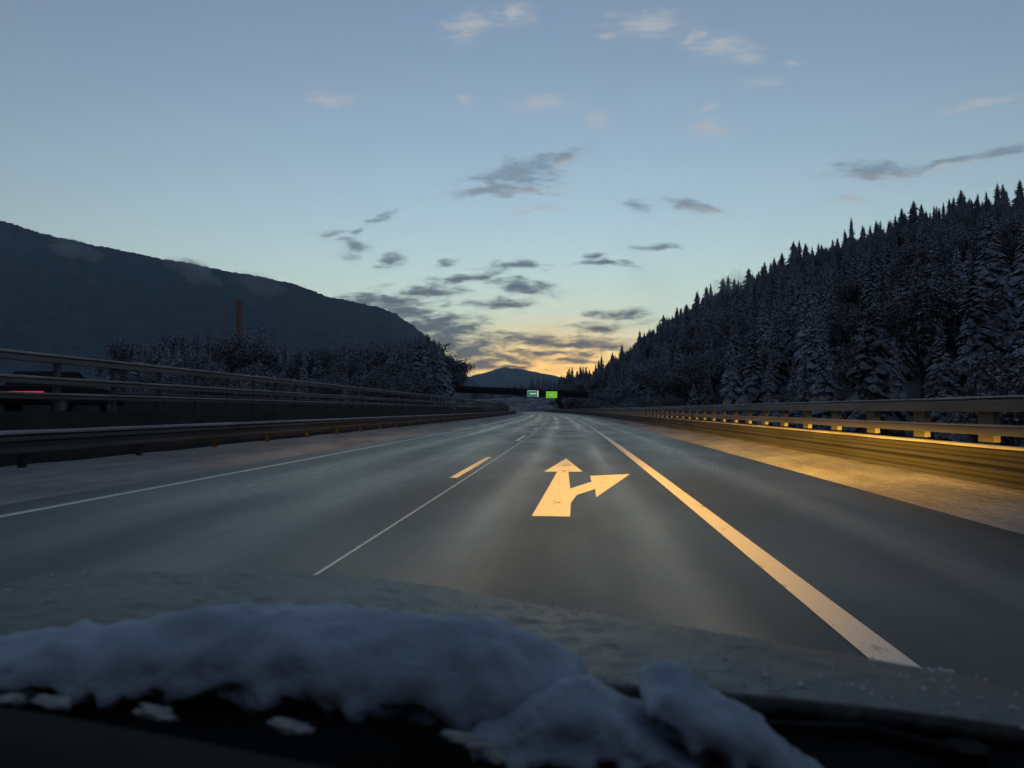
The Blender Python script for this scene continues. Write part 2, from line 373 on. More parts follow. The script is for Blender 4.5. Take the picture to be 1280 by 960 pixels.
# mountains: ridge traced at its own distance, slopes with gullies
def mountain(name, ridge, Y, Yb, fuzz, cell, seed, rows=46):
    pts = [at(px, py, Y) for px, py in ridge]
    L = [0]
    for a, b in zip(pts, pts[1:]): L.append(L[-1] + (b - a).length)
    n = int(L[-1] / cell); vs, fs = [], []; cols = 0
    for i in range(n + 1):
        s = L[-1] * i / n; k = 0
        while k < len(L) - 2 and L[k+1] < s: k += 1
        q = (s - L[k]) / (L[k+1] - L[k]); p = pts[k].lerp(pts[k+1], q)
        p.z += 10 * noise.noise((s * .006, seed, 0)) + fuzz * (random.random() - .3)
        base = Vector((p.x * Yb / Y, Yb, -12))
        for j in range(rows + 1):
            t = j / rows
            if j == 0: c = p + Vector((p.x * .12, Y * .12, -p.z * .35))
            else:
                u = (j - 1) / (rows - 1); c = p.lerp(base, u)
                c.z = base.z + (p.z - base.z) * ((1 - u) ** 1.15)
                g = sin(pi * min(1, u * 1.02)) ** .8
                c.z += g * (70 * noise.noise((c.x * .0016, c.y * .0007, seed)) + 24 * noise.noise((c.x * .006, c.y * .003, seed))) * (p.z / 700) + g * fuzz * random.random()
            vs.append(c)
    k = rows + 1
    for i in range(n):
        for j in range(rows): fs.append((i*k+j, i*k+j+1, (i+1)*k+j+1, (i+1)*k+j))
    return tag(link(name, vs, fs, MTN, smooth=True), kind='structure')
mountain('mountain', [(-420,262),(-200,258),(-60,266),(0,276),(50,290),(100,303),(150,314),(220,327),(280,338),(330,347),(370,355),(395,366),(412,373),(440,378),(470,383),(495,393),(520,410),(545,432),(565,452),(582,468),(600,484),(625,506)], 4000, 2300, 9, 11, 1.3)
mountain('mountain', [(540,482),(575,475),(590,470),(612,464),(632,459),(650,461),(675,466),(700,471),(740,476),(800,470),(900,480),(1000,490)], 8600, 6400, 8, 22, 5.1, 20)

# ------------------------------------------------------------------ carriageways
road = tag(strip('road', -7.8, 4.67, 0, -25, 760, ASPH, cols=6), kind='structure')
MZ = .004
strip('edge_line', 1.525, 1.735, MZ, -6, 420, PAINT, road)
strip('edge_line', -7.02, -6.86, MZ, -6, 420, PAINT, road)
strip('lane_line', -2.05, -2.01, MZ, -6, 420, SEAL, road)
for i in range(20):
    d = -3.1 + 18 * i
    strip('lane_dash', -2.36, -2.21, MZ, d, d + 6.6, PAINT, road)
# straight-on and right-turn arrow
def gp(px, py):
    p = at(px, py, 10); v = p - EYE; q = EYE + v * (-1.3 / v.z); return (q.x, q.y, MZ)
AR = [(664.7,645.3),(712.7,646),(713.5,629),(721,619),(744.0,611.5),(745.2,621.9),(787.7,592.6),(737.7,595),(739.5,602.3),(712.7,611),(710.4,589.8),(728.4,589.8),(707.7,573),(680.3,589.8),(696.7,589.8)]
av = [gp(*p) for p in AR]
from mathutils.geometry import tessellate_polygon
arrow = link('lane_arrow', av, [tuple(t) for t in tessellate_polygon([[Vector(v) for v in av]])], PAINT, road)
arrow['label'] = 'painted straight-on and right-turn arrow'
# concrete deck under the road, kerbs with old snow on both sides
tag(sweep('viaduct_deck', [(-10.7,-.05),(-10.7,-1.1),(-6,-1.6),(3,-1.6),(6.95,-1.1),(6.95,-.05)], -25, 420, DCONC), kind='structure')
tag(sweep('kerb', [(4.60,-.03),(4.66,.001),(4.84,.022),(5.15,.065),(5.6,.12),(6.1,.17),(6.9,.22),(6.9,-.03)], -25, 420, SNOWY, wob=.035, near=.5, smooth=False), kind='structure')
tag(sweep('kerb', [(-10.62,-.03),(-10.62,.22),(-10.1,.21),(-9.4,.16),(-8.6,.12),(-8.1,.06),(-7.78,.002),(-7.70,-.03)], -25, 420, SNOWY, wob=.03, near=.7, seed=4), kind='structure')
# the other carriageway on its own, higher deck
tag(strip('opposite_road', -25.4, -13.2, 1.10, -40, 520, ASPH, cols=3), kind='structure')
tag(sweep('opposite_deck', [(-25.6,1.06),(-25.6,-.2),(-22,-.6),(-16,-.6),(-12.85,-.2),(-12.85,1.25),(-13.2,1.25),(-13.2,1.06)], -40, 520, DCONC), kind='structure')

# ------------------------------------------------------------------ railings
def wbeam(lat, z0, z1, side, depth=.085):
    """crash barrier profile with two waves, facing the road (side = +1 faces +x)"""
    h = z1 - z0; P = [(0,0),(1,.10),(1,.30),(.15,.42),(.15,.58),(1,.70),(1,.90),(0,1)]
    a = [(lat + side * depth * u, z0 + h * v) for u, v in P]
    b = [(lat + side * depth * u - side * .02, z0 + h * v) for u, v in P][::-1]
    return a + b
def rail(lat, z, hw, hh): return [(lat-hw,z-hh),(lat+hw,z-hh),(lat+hw,z+hh*.6),(lat+hw*.5,z+hh),(lat-hw*.5,z+hh),(lat-hw,z+hh*.6)]
def post_mesh(w_, d_, z0, z1, mat, name='post'):
    mb = MB(); mb.box(-w_/2, w_/2, -d_/2, d_/2, z0, z1); me = bpy.data.meshes.new(name)
    me.from_pydata(mb.v, [], mb.f); me.materials.append(mat); return me
def posts(me, lat, d0, d1, sp, parent):
    d = d0; n = 0
    while d < d1:
        o = bpy.data.objects.new('post', me); C.objects.link(o); o.parent = parent
        o.location = road_pt(lat, d, 0); o.rotation_euler.z = -dirx(d); d += sp; n += 1
rr = tag(empty('bridge_railing', (6.7, 0, .15)), 'steel bridge railing with crash beam and broad posts along the snowy right-hand kerb', 'railing')
def under(o, e): o.matrix_parent_inverse = Matrix.Translation(-e.location); return o
BEAM = simple('dimmed_beam', (.022, .021, .020), (.040, .038, .036), 1.2, .65, .15, .004, metal=.2, sc3=(1, .15, 1))  # beam steel darkened to offset the strong headlamp light on it
under(sweep('crash_beam', wbeam(6.10, .20, .47, -1), -20, 400, BEAM, rr), rr)
under(sweep('crash_beam', wbeam(6.10, .48, .74, -1), -20, 400, BEAM, rr), rr)
under(sweep('middle_rail', rail(6.26, .98, .055, .065), -20, 400, STEEL, rr), rr)
under(sweep('top_rail', rail(6.34, 1.37, .11, .10), -20, 400, STEEL, rr), rr)
pm = post_mesh(.10, .46, .14, 1.30, STEEL)
d = -17.8
while d < 395:
    o = bpy.data.objects.new('post', pm); C.objects.link(o); o.parent = rr; under(o, rr)
    o.location = road_pt(6.40, d, 0); o.rotation_euler.z = -dirx(d); d += 2.35
def cap(name, lat, z, hw, hh, d1, label, seed):
    o = sweep('rail_snow', [(lat-hw,z),(lat-hw*.8,z+hh*.7),(lat-hw*.2,z+hh),(lat+hw*.4,z+hh*.95),(lat+hw*.9,z+hh*.6),(lat+hw,z)], -20, d1, RAILSNOW, wob=.012, near=.8, smooth=True, seed=seed)
    return tag(o, label, 'snow', kind='stuff')
cap('s', 6.05, .743, .065, .05, 400, 'thin snow lying along the crash beam of the right railing', 1)
cap('s', 6.26, 1.046, .055, .03, 400, 'thin snow lying along the middle rail of the right railing', 2)
cap('s', 6.34, 1.471, .10, .035, 400, 'thin snow lying along the top rail of the right railing', 3)

lg = tag(empty('crash_barrier', (-10.2, 0, .2)), 'low dark crash barrier with snow on its beam along the left-hand kerb', 'barrier')
under(sweep('crash_beam', wbeam(-10.2, .48, .84, 1, .12), -20, 410, DSTEEL, lg), lg)
pm2 = post_mesh(.10, .12, .12, .84, DCONC)
d = -18
while d < 400:
    o = bpy.data.objects.new('post', pm2); C.objects.link(o); o.parent = lg; under(o, lg)
    o.location = road_pt(-10.29, d, 0); o.rotation_euler.z = -dirx(d); d += 4.0
cap('s', -10.19, .843, .11, .075, 410, 'snow lying along the beam of the low left crash barrier', 4)

lr = tag(empty('bridge_railing', (-13, 0, 1.25)), 'three-rail bridge railing on the edge of the raised opposite carriageway', 'railing')
under(sweep('top_rail', rail(-13.0, 2.54, .09, .075), -40, 500, STEEL, lr), lr)
under(sweep('middle_rail', rail(-13.0, 1.99, .08, .06), -40, 500, STEEL, lr), lr)
under(sweep('lower_rail', rail(-13.0, 1.61, .06, .05), -40, 500, DSTEEL, lr), lr)
pm3 = post_mesh(.10, .16, 1.24, 2.47, DSTEEL)
d = -33.5
while d < 480:
    o = bpy.data.objects.new('post', pm3); C.objects.link(o); o.parent = lr; under(o, lr)
    o.location = road_pt(-13.06, d, 0); o.rotation_euler.z = -dirx(d); d += 2.5
cap('s', -13.0, 2.616, .10, .075, 500, 'snow lying along the top rail of the raised left railing', 5)
cap('s', -13.0, 2.051, .09, .07, 500, 'snow lying along the middle rail of the raised left railing', 6)
cap('s', -13.0, 1.661, .07, .06, 500, 'snow lying along the lowest rail of the raised left railing', 7)
fb = sweep('backing_wall', [(-25.3,1.1),(-25.3,2.2),(-25.15,2.3),(-25.0,2.2),(-24.9,1.1)], -40, 500, DCONC)  # dark wall added behind the rails so the gap between them stays black
tag(fb, 'dark wall added on the far edge of the opposite carriageway to blacken the gap between the rails', 'wall')

# snowy cutting slope beyond the overpass
bk = [(520,508,505),(560,503,500),(600,499,490),(640,497,480),(680,497,470),(710,500,460),(735,506,450)]; bv_, bf_ = [], []
SNOWBANK = simple('bank_snow', (.09, .095, .10), (.27, .285, .30), .25, .9, lo=.35, hi=.6)
for i in range(61):
    t = i / 60 * (len(bk) - 1); k = min(len(bk) - 2, int(t)); q = t - k; px, py, Y = [bk[k][m] + (bk[k+1][m] - bk[k][m]) * q for m in range(3)]
    for j in range(9):
        u = j / 8; p = at(px, py, Y); base = at(px, 512, Y - 34)
        z = -1.5 + (p.z + 1.5) * (1 - u) ** 1.2; x = p.x + (base.x - p.x) * u; y = Y - 34 * u
        bv_.append((x, y, z + .5 * noise.noise((x * .1, y * .1, 2)) * (1 - u)))
    bv_.append((at(px, py, Y + 30).x, Y + 30, -2))
for i in range(60):
    for j in range(8): bf_.append((i*10+j, i*10+j+1, (i+1)*10+j+1, (i+1)*10+j))
    bf_.append((i*10+9, i*10, (i+1)*10, (i+1)*10+9))
tag(link('embankment', bv_, bf_, SNOWBANK, smooth=True), kind='structure')

# ------------------------------------------------------------------ overpass with green signs
ov = tag(empty('overpass', (-20, 300, -1)), 'dark concrete road overpass with a slanting leg spanning the motorway', 'bridge')
mb = MB()
A0 = Vector((-62, 296, 8.6)); B0 = Vector((5, 303, 5.8))
def deck(mb, a, b, wd, zt, zb, inset=0):
    n = Vector((-(b - a).y, (b - a).x, 0)).normalized()
    q = []
    for p in (a, b):
        q += [p - n*0 + Vector((0,0,zb)) + n*inset, p + n*wd + Vector((0,0,zb)) - n*inset, p + n*wd + Vector((0,0,zt)), p + Vector((0,0,zt))]
    mb.add(q, [(0,1,2,3),(7,6,5,4),(0,4,5,1),(3,2,6,7),(0,3,7,4),(1,5,6,2)])
deck(mb, A0, B0, 9, 1.5, 0, .9); under(mb.build('deck', BRIDGE, ov), ov)
nrm = Vector((-(B0-A0).y, (B0-A0).x, 0)).normalized()
for off in (0, 8.75):
    mb = MB(); deck(mb, A0 + nrm*off + Vector((0,0,1.5)), B0 + nrm*off + Vector((0,0,1.5)), .25, 1.0, 0.002); under(mb.build('parapet', BRIDGE, ov), ov)
for k in range(2):
    mb = MB(); o_ = nrm * (1.5 + 5 * k)
    top = A0.lerp(B0, .825) + o_; bot = Vector((-3.0, 301.5, -1.0)) + o_
    for a, b, wA, wB in ((top, bot, 1.0, .5),):
        mb.add([a+Vector((-wA,0,.2)), a+Vector((wA,0,.2)), a+Vector((wA,1.2,.2)), a+Vector((-wA,1.2,.2)), b+Vector((-wB,0,0)), b+Vector((wB,0,0)), b+Vector((wB,1.2,0)), b+Vector((-wB,1.2,0))],
               [(0,1,2,3),(7,6,5,4),(4,5,1,0),(5,6,2,1),(6,7,3,2),(7,4,0,3)])
    under(mb.build('leg', BRIDGE, ov), ov)
    mb = MB(); mb.box(-58+o_.x, -56+o_.x, 297+o_.y, 298.5+o_.y, -2, 8.7); under(mb.build('leg', BRIDGE, ov), ov)
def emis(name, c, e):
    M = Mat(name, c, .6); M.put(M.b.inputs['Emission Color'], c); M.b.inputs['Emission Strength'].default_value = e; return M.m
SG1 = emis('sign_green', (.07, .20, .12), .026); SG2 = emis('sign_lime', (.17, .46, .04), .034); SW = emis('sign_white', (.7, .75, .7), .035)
def sign(px, Y, wd, ht, zc, mat, label, bars):
    p = at(px, 490, Y); e = tag(empty('road_sign', (p.x, Y, zc)), label, 'sign')
    mb = MB(); mb.box(-wd/2, wd/2, 0, .12, -ht/2, ht/2); bevel(mb.build('panel', mat, e), .03)
    mb = MB()
    for s_ in (-1, 1): mb.box(s_*wd*.3-.06, s_*wd*.3+.06, .12, 2.5, -ht*.3, -ht*.3+.1)
    mb.box(-wd/2-.05, wd/2+.05, .121, .16, ht/2-.12, ht/2+.05); mb.build('bracket', BRIDGE, e)
    for x0, x1, z0, z1 in bars:
        mb = MB(); mb.box(x0*wd/2, x1*wd/2, -.012, -.003, z0*ht/2, z1*ht/2); mb.build('legend', SW, e)
sign(666, 296, 4.4, 2.5, 7.3, SG1, 'pale green overhead direction sign with a white line on the overpass', [(-.5,.62,-.12,.12),(.80,.94,-.9,.9),(-.9,.6,.84,.92)])
sign(689.5, 297, 4.2, 2.5, 6.9, SG2, 'bright lime green overhead direction sign beside the bridge leg', [(-.2,.1,-.1,.02)])

# ------------------------------------------------------------------ rust coloured tower behind the left trees
RUST = simple('rust_paint', (.30, .15, .11), (.44, .25, .19), .8, .8)
p = at(298, 440, 340); tw = tag(empty('lattice_tower', (p.x, 340, -2)), 'slim rust-red lattice tower rising behind the trees on the left', 'tower')
zt = at(298, 376, 340).z + 2
for a, b in ((-1,-1),(1,-1),(1,1),(-1,1)):
    mb = MB(); mb.bar((a*1.15, b*1.15, 0), (a*.8, b*.8, zt), .2, .16, 5); mb.build('leg', RUST, tw)
for k in range(14):
    z0 = zt * k / 14; z1 = zt * (k+1) / 14; r0 = 1.15 - .35*k/14; r1 = 1.15 - .35*(k+1)/14; mb = MB()
    for s_ in (0, 1, 2, 3):
        c = [(-1,-1),(1,-1),(1,1),(-1,1)]; a = c[s_]; b = c[(s_+1) % 4]
        mb.bar((a[0]*r0,a[1]*r0,z0),(b[0]*r1,b[1]*r1,z1),.13,.13,4); mb.bar((b[0]*r0,b[1]*r0,z0),(a[0]*r1,a[1]*r1,z1),.13,.13,4); mb.bar((a[0]*r1,a[1]*r1,z1),(b[0]*r1,b[1]*r1,z1),.13,.13,4)
    mb.build('brace', RUST, tw)
mb = MB(); mb.box(-1.35,1.35,-1.35,1.35,zt*.86,zt*.86+.3); mb.box(-1.1,1.1,-1.1,1.1,zt,zt+.4); mb.build('platform', RUST, tw)
mb = MB(); mb.bar((0,0,0),(0,0,zt*.97),.42,.42,8); mb.build('core', RUST, tw)

# ------------------------------------------------------------------ trees
def spruce_mesh(seed, h, r, nb):
    rnd = random.Random(seed); v, f = [], []
    ga = 2.39996; lean = (rnd.uniform(-.25, .25), rnd.uniform(-.25, .25)); side = rnd.random() * 6.28
    prof = [rnd.uniform(.78, 1.15) for _ in range(14)]
    for k in range(nb):
        q = (k / nb) ** .82; z = h * (.05 + .935 * q)
        pq = q * 12.9; i_ = int(pq); pf = prof[i_] + (prof[i_+1] - prof[i_]) * (pq - i_)
        rad = (r * ((1 - q) ** .78) * (.6 + .4 * min(1, q * 4)) * pf + .22)
        a = k * ga + rnd.uniform(-.5, .5); L = rad * rnd.uniform(.55, 1.12) * (1 + .12 * cos(a - side))
        dx, dy = cos(a), sin(a); nx, ny = -dy, dx; ox, oy = lean[0] * q, lean[1] * q
        droop = rnd.uniform(.25, .75) * (1 - .55 * q); wd = L * rnd.uniform(.20, .34) + .08
        P = []
        for u, ww, lift in ((.10, .5, .02), (.42, 1.0, .13), (.72, .95, .12), (.93, .6, .05), (1.05, .06, 0)):
            cz = z - droop * L * u * u + lift * L; e = rnd.uniform(.75, 1.2); rr_ = L * u
            P.append(((ox + dx*rr_, oy + dy*rr_, cz), (ox + dx*rr_*.94 + nx*wd*ww*e, oy + dy*rr_*.94 + ny*wd*ww*e, cz - wd*ww*rnd.uniform(.45, .95)), (ox + dx*rr_*.94 - nx*wd*ww*e, oy + dy*rr_*.94 - ny*wd*ww*e, cz - wd*ww*rnd.uniform(.45, .95))))
        b = len(v)
        for c_ in P: v.extend(c_)
        for i in range(4):
            o = b + 3*i; f.append((o, o+3, o+4, o+1)); f.append((o, o+2, o+5, o+3))
        for i in range(5):                                   # hanging twigs break up the outline
            u = rnd.uniform(.3, 1.05); s_ = rnd.choice((-1, 1)); cz = z - droop * L * u * u + .05 * L
            px_, py_ = ox + dx*L*u, oy + dy*L*u; tw_ = L * rnd.uniform(.12, .26) + .10; b = len(v)
            ex, ey = (dx*.5 + nx*s_*.85) * tw_, (dy*.5 + ny*s_*.85) * tw_
            v.extend([(px_, py_, cz + .03), (px_ + ex*.7 - ey*.22, py_ + ey*.7 + ex*.22, cz - tw_*.25), (px_ + ex, py_ + ey, cz - tw_ * rnd.uniform(.4, 1.0)), (px_ + ex*.5 + ey*.25, py_ + ey*.5 - ex*.25, cz - tw_*.45)])
            f.append((b, b+1, b+2, b+3))
    # dense dark heart of the crown
    b = len(v); n = 9; rings = [(.08, .42), (.3, .40), (.55, .27), (.8, .13), (.97, .012)]
    for q, k_ in rings:
        for i in range(n):
            a = 6.283 * i / n; e = rnd.uniform(.75, 1.2) * k_ * r; v.append((lean[0]*q + cos(a)*e, lean[1]*q + sin(a)*e, h * q + rnd.uniform(-.3, .3) * (q < .9)))
    for j in range(len(rings) - 1):
        for i in range(n): f.append((b + j*n + i, b + j*n + (i+1) % n, b + (j+1)*n + (i+1) % n, b + (j+1)*n + i))
    b = len(v); v += [(lean[0]+.12,lean[1],h*.95),(lean[0]-.06,lean[1]+.1,h*.95),(lean[0]-.06,lean[1]-.1,h*.95),(lean[0],lean[1],h*1.01)]; f += [(b,b+1,b+3),(b+1,b+2,b+3),(b+2,b,b+3)]
    return v, f
def broad_mesh(seed, h, r):
    rnd = random.Random(seed); tv = MB(); ends = []
    def grow(p, d, L, rad, lev):
        q = p + d * L; tv.bar(p, q, rad, rad * .62, 5 if lev < 2 else 3)
        if lev >= 2: ends.append((q, L))
        if lev == 3: ends.append((p.lerp(q, .5), L)); return
        for k in range(rnd.choice((3, 4)) if lev else 5):
            a = rnd.random() * 6.28; tl = rnd.uniform(.35, .8) if lev else rnd.uniform(.35, 1.0)
            e = (d * (1.15 - tl * .5) + Vector((cos(a) * tl, sin(a) * tl, rnd.uniform(-.05, .35)))).normalized()
            grow(p.lerp(q, rnd.uniform(.6, 1)), e, L * rnd.uniform(.55, .8), rad * .55, lev + 1)
    grow(Vector((0, 0, 0)), Vector((.03, 0, 1)), h * .34, h * .016, 0)
    v, f = [], []
    zmax = max(e[0].z for e in ends)
    for q, L in ends:
        for k in range(64):
            o = q + Vector((rnd.gauss(0, .4), rnd.gauss(0, .4), rnd.gauss(0, .32))) * (h * .075)
            d = Vector((rnd.uniform(-1, 1), rnd.uniform(-1, 1), rnd.uniform(-.3, .9))).normalized(); l = h * rnd.uniform(.009, .020)
            s_ = d.cross(Vector((rnd.uniform(-1, 1), rnd.uniform(-1, 1), rnd.uniform(-1, 1)))).normalized() * l * .34
            b = len(v); v.extend([tuple(o - d*l*.5), tuple(o + s_), tuple(o + d*l*.6), tuple(o - s_)]); f.append((b, b+1, b+2, b+3))
    k = h / (zmax * 1.03)
    v = [(a*k, b*k, c*k) for a, b, c in v]; tv.v = [(a*k, b*k, c*k) for a, b, c in tv.v]
    return v, f, tv
def mesh_of(name, v, f, mat):
    me = bpy.data.meshes.new(name); me.from_pydata(v, [], f); me.materials.append(mat); me.update(); return me
SPR, BRD = [], []
for s_, (hh, rr_, nb_) in enumerate(((22, 4.4, 210), (22, 5.2, 220), (22, 3.6, 190), (22, 4.8, 210), (22, 4.0, 200))):
    v, f = spruce_mesh(11 + s_, hh, rr_, nb_); mb = MB(); mb.bar((0,0,-2),(0,0,hh*.9),.28,.06,7)
    SPR.append((mesh_of('crown', v, f, NEEDLE), mesh_of('trunk', mb.v, mb.f, BARK)))
for s_ in range(4):
    v, f, tv = broad_mesh(40 + s_, 14, 5); BRD.append((mesh_of('crown', v, f, TWIG), mesh_of('trunk', tv.v, tv.f, BARK)))
def tree(kind, idx, loc, h, rz, label, group, wide=1.0):
    S = SPR if kind == 0 else BRD; k = h / (22 if kind == 0 else 14)
    e = tag(empty('spruce_tree' if kind == 0 else 'broadleaf_tree', loc, rz), label, 'tree', group); e.scale = (k*wide, k*wide, k)
    for nm, me in zip(('crown', 'trunk'), S[idx % len(S)]):
        o = bpy.data.objects.new(nm, me); C.objects.link(o); o.parent = e
    return e
# candidates all over the hill
rnd = random.Random(3); cand = []
cells = {}
def free(x, y, r):
    cx, cy_ = int(x // 6), int(y // 6)
    for i in range(cx-2, cx+3):
        for j in range(cy_-2, cy_+3):
            for a, b in cells.get((i, j), ()):
                if (a-x)**2 + (b-y)**2 < r*r: return False
    cells.setdefault((cx, cy_), []).append((x, y)); return True
SKYL = [(560,500),(650,480),(690,470),(725,460),(760,444),(800,404),(850,364),(900,344),(950,324),(1000,304),(1100,268),(1190,248),(1280,232),(1420,200)]
def skyline(px):
    for (a, b), (c, d) in zip(SKYL, SKYL[1:]):
        if a <= px <= c: return b + (d - b) * (px - a) / (c - a)
    return 500 if px < 560 else 200
for k in range(26000):
    t = rnd.random() ** .9; s = rnd.random() ** .85 * 1.08
    p = hill(t, s)
    if p.x < bend(p.y) + 13 and p.y < 700: continue
    if abs(p.y - 303) < 12 and p.x < 6: continue
    kind = 1 if (rnd.random() < (.28 if s < .18 else .20 if s < .7 else .12)) else 0
    if not free(p.x, p.y, (7.2 if kind == 0 else 7.6) * (.8 if p.y < 260 else 1)): continue
    h = (rnd.triangular(12, 29, 20) if kind == 0 else rnd.uniform(11, 19))
    if kind == 0 and s > .9 and rnd.random() < .2: h *= 1.22
    v_ = CM.transposed() @ (p + Vector((0, 0, h)) - EYE)
    if v_.z < -5 and s < .9:
        px_ = 640 + F * v_.x / -v_.z; py_ = 480 - F * v_.y / -v_.z
        if py_ < skyline(px_) + 16: h = h - (skyline(px_) + rnd.uniform(16, 40) - py_) / F * -v_.z
        if p.y < 230: h = min(h, rnd.uniform(12, 21))
        h = max(h, 5.0)
    cand.append((kind, p, h, rnd.random() * 6.28, rnd.randrange(20), s))
px_ = 1330.
while px_ > 640:                                            # the spruces that stand out on the skyline
    best = min(((hill(t_ / 240, .985), t_) for t_ in range(241)), key=lambda c: abs((640 + F * (CM.transposed() @ (c[0] - EYE)).x / max(1, -(CM.transposed() @ (c[0] - EYE)).z)) - px_))
    p = best[0]; top = at(px_, skyline(px_) + rnd.choice((-9, -2, 2, 5, 8, 11, 14, 17)) * (1 if px_ > 780 else .5), p.y)
    if top.z - p.z > 5: cand.append((0, p, min(34, top.z - p.z), rnd.random() * 6.28, rnd.randrange(20), .985))
    px_ -= rnd.choice((5, 7, 10, 14, 19, 30)) * rnd.uniform(.8, 1.2)
def vis(p, h):
    v = CM.transposed() @ (p + Vector((0, 0, h)) - EYE)
    if v.z > -5: return 0
    px = 640 + F * v.x / -v.z
    return h / -v.z if 560 < px < 1320 else 0
cand.sort(key=lambda c: -vis(c[1], c[2]))
cnt = [0, 0]; rest = []
for kind, p, h, rz, idx, s in cand:
    if vis(p, h) and (s == .985 or cnt[kind] < (150, 160)[kind]):
        cnt[kind] += 1
        if s == .985: tree(0, idx, p, h, rz, 'snowy spruce standing out against the sky on the crest of the right-hand hill', 'spruces on the skyline of the right-hand hill', rnd.uniform(1.05, 1.6))
        elif kind == 0: tree(0, idx, p, h, rz, 'snow dusted spruce in the dense wood on the right-hand hillside', 'spruces on the right-hand hillside', rnd.uniform(.85, 1.15))
        else: tree(1, idx, p, h, rz, 'bare frosted broadleaf tree among the spruces of the right-hand hillside', 'frosted broadleaf trees on the right-hand hillside', rnd.uniform(.9, 1.2))
    else: rest.append((kind, p, h, rz, idx))
# frosty scrub along the foot of the hill and the banks by the overpass
for k in range(46):
    d = rnd.uniform(70, 420); x = bend(d) + rnd.uniform(11, 24)
    if abs(d - 303) < 14: continue
    tree(1, k, (x, d, ground_z(x, d) - .3), rnd.uniform(4.5, 9.5) if d < 250 else rnd.uniform(4, 8), rnd.random() * 6.28,
         'low frosted shrub-like tree beside the right railing at the foot of the hill', 'frosted scrub along the right railing', 1.15)
for k in range(16):
    px = rnd.uniform(575, 725); p = at(px, 511, rnd.uniform(455, 490)); z_ = rnd.uniform(0, 3)
    tree(1 if k % 3 else 0, k, (p.x, p.y, z_), rnd.uniform(3.5, 6.5), rnd.random() * 6.28, 'small bush on the snowy slope seen under the overpass', 'bushes on the slope beyond the overpass', 1.2)
# the rest of the wood, too far and too many to count
me = bpy.data.meshes.new('forest'); me.from_pydata([tuple(r[1]) for r in rest], [], [])
for nm, typ, vals in (('tscale', 'FLOAT', [r[2] / (22 if r[0] == 0 else 14) for r in rest]), ('trot', 'FLOAT', [r[3] for r in rest]), ('tidx', 'INT', [(r[4] % 5) if r[0] == 0 else 5 + r[4] % 4 for r in rest])):
    me.attributes.new(nm, typ, 'POINT').data.foreach_set('value', vals)
forest = bpy.data.objects.new('forest', me); C.objects.link(forest)
tag(forest, 'far mass of snowy woodland covering the upper hillside on the right', 'forest', kind='stuff')
protos = {}
for o in C.objects:
    if o.name.split('.')[0] == 'crown' and o.data not in protos: protos[o.data] = o
plist = [protos[c] for c, _ in SPR] + [protos[c] for c, _ in BRD]
ng = bpy.data.node_groups.new('forest_scatter', 'GeometryNodeTree')
ng.interface.new_socket('Geometry', in_out='INPUT', socket_type='NodeSocketGeometry'); ng.interface.new_socket('Geometry', in_out='OUTPUT', socket_type='NodeSocketGeometry')
gi = ng.nodes.new('NodeGroupInput'); go = ng.nodes.new('NodeGroupOutput'); gj = ng.nodes.new('GeometryNodeGeometryToInstance')
for o in reversed(plist):
    n = ng.nodes.new('GeometryNodeObjectInfo'); n.transform_space = 'ORIGINAL'; n.inputs[0].default_value = o; n.inputs[1].default_value = False
    ng.links.new(n.outputs['Geometry'], gj.inputs[0])
ip = ng.nodes.new('GeometryNodeInstanceOnPoints'); ng.links.new(gi.outputs[0], ip.inputs['Points']); ng.links.new(gj.outputs[0], ip.inputs['Instance'])
ip.inputs['Pick Instance'].default_value = True
def attr(n_, t_):
    a = ng.nodes.new('GeometryNodeInputNamedAttribute'); a.data_type = t_; a.inputs[0].default_value = n_; return a.outputs[0]
ng.links.new(attr('tidx', 'INT'), ip.inputs['Instance Index'])
cx = ng.nodes.new('ShaderNodeCombineXYZ'); ng.links.new(attr('trot', 'FLOAT'), cx.inputs[2]); ng.links.new(cx.outputs[0], ip.inputs['Rotation'])
ng.links.new(attr('tscale', 'FLOAT'), ip.inputs['Scale'])
ng.links.new(ip.outputs[0], go.inputs[0])
forest.modifiers.new('scatter', 'NODES').node_group = ng

# grove on the left beyond the opposite carriageway
OUT = [(120,458),(160,436),(200,424),(250,418),(300,416),(340,424),(400,432),(450,434),(480,430),(510,422),(538,420),(552,432),(564,462),(575,490)]
def outl(px):
    for (a, b), (c, d) in zip(OUT, OUT[1:]):
        if a <= px <= c: return b + (d - b) * (px - a) / (c - a)
    return 470
rnd = random.Random(21)
for k in range(190):
    px = rnd.uniform(128, 560) if k % 4 else rnd.uniform(440, 556); Y = rnd.uniform(165, 280); front = k % 3 == 0
    if front: Y = rnd.uniform(140, 175)
    py = outl(px) + (rnd.uniform(-4, 12) if not front else rnd.uniform(22, 48))
    top = at(px, py, Y); gz = ground_z(top.x, Y) - .2
    if top.x > bend(Y) - 27: continue
    kind = 1 if (front and rnd.random() < .4) or rnd.random() < .14 else 0
    tree(kind, k, (top.x, Y, gz), top.z - gz, rnd.random() * 6.28,
         ('dark spruce in the grove beyond the raised left railing' if kind == 0 else 'pale frosted broadleaf tree in the grove beyond the raised left railing'),
         ('spruces in the left grove' if kind == 0 else 'frosted broadleaf trees in the left grove'), rnd.uniform(.95, 1.3) if kind == 0 else 1.1)

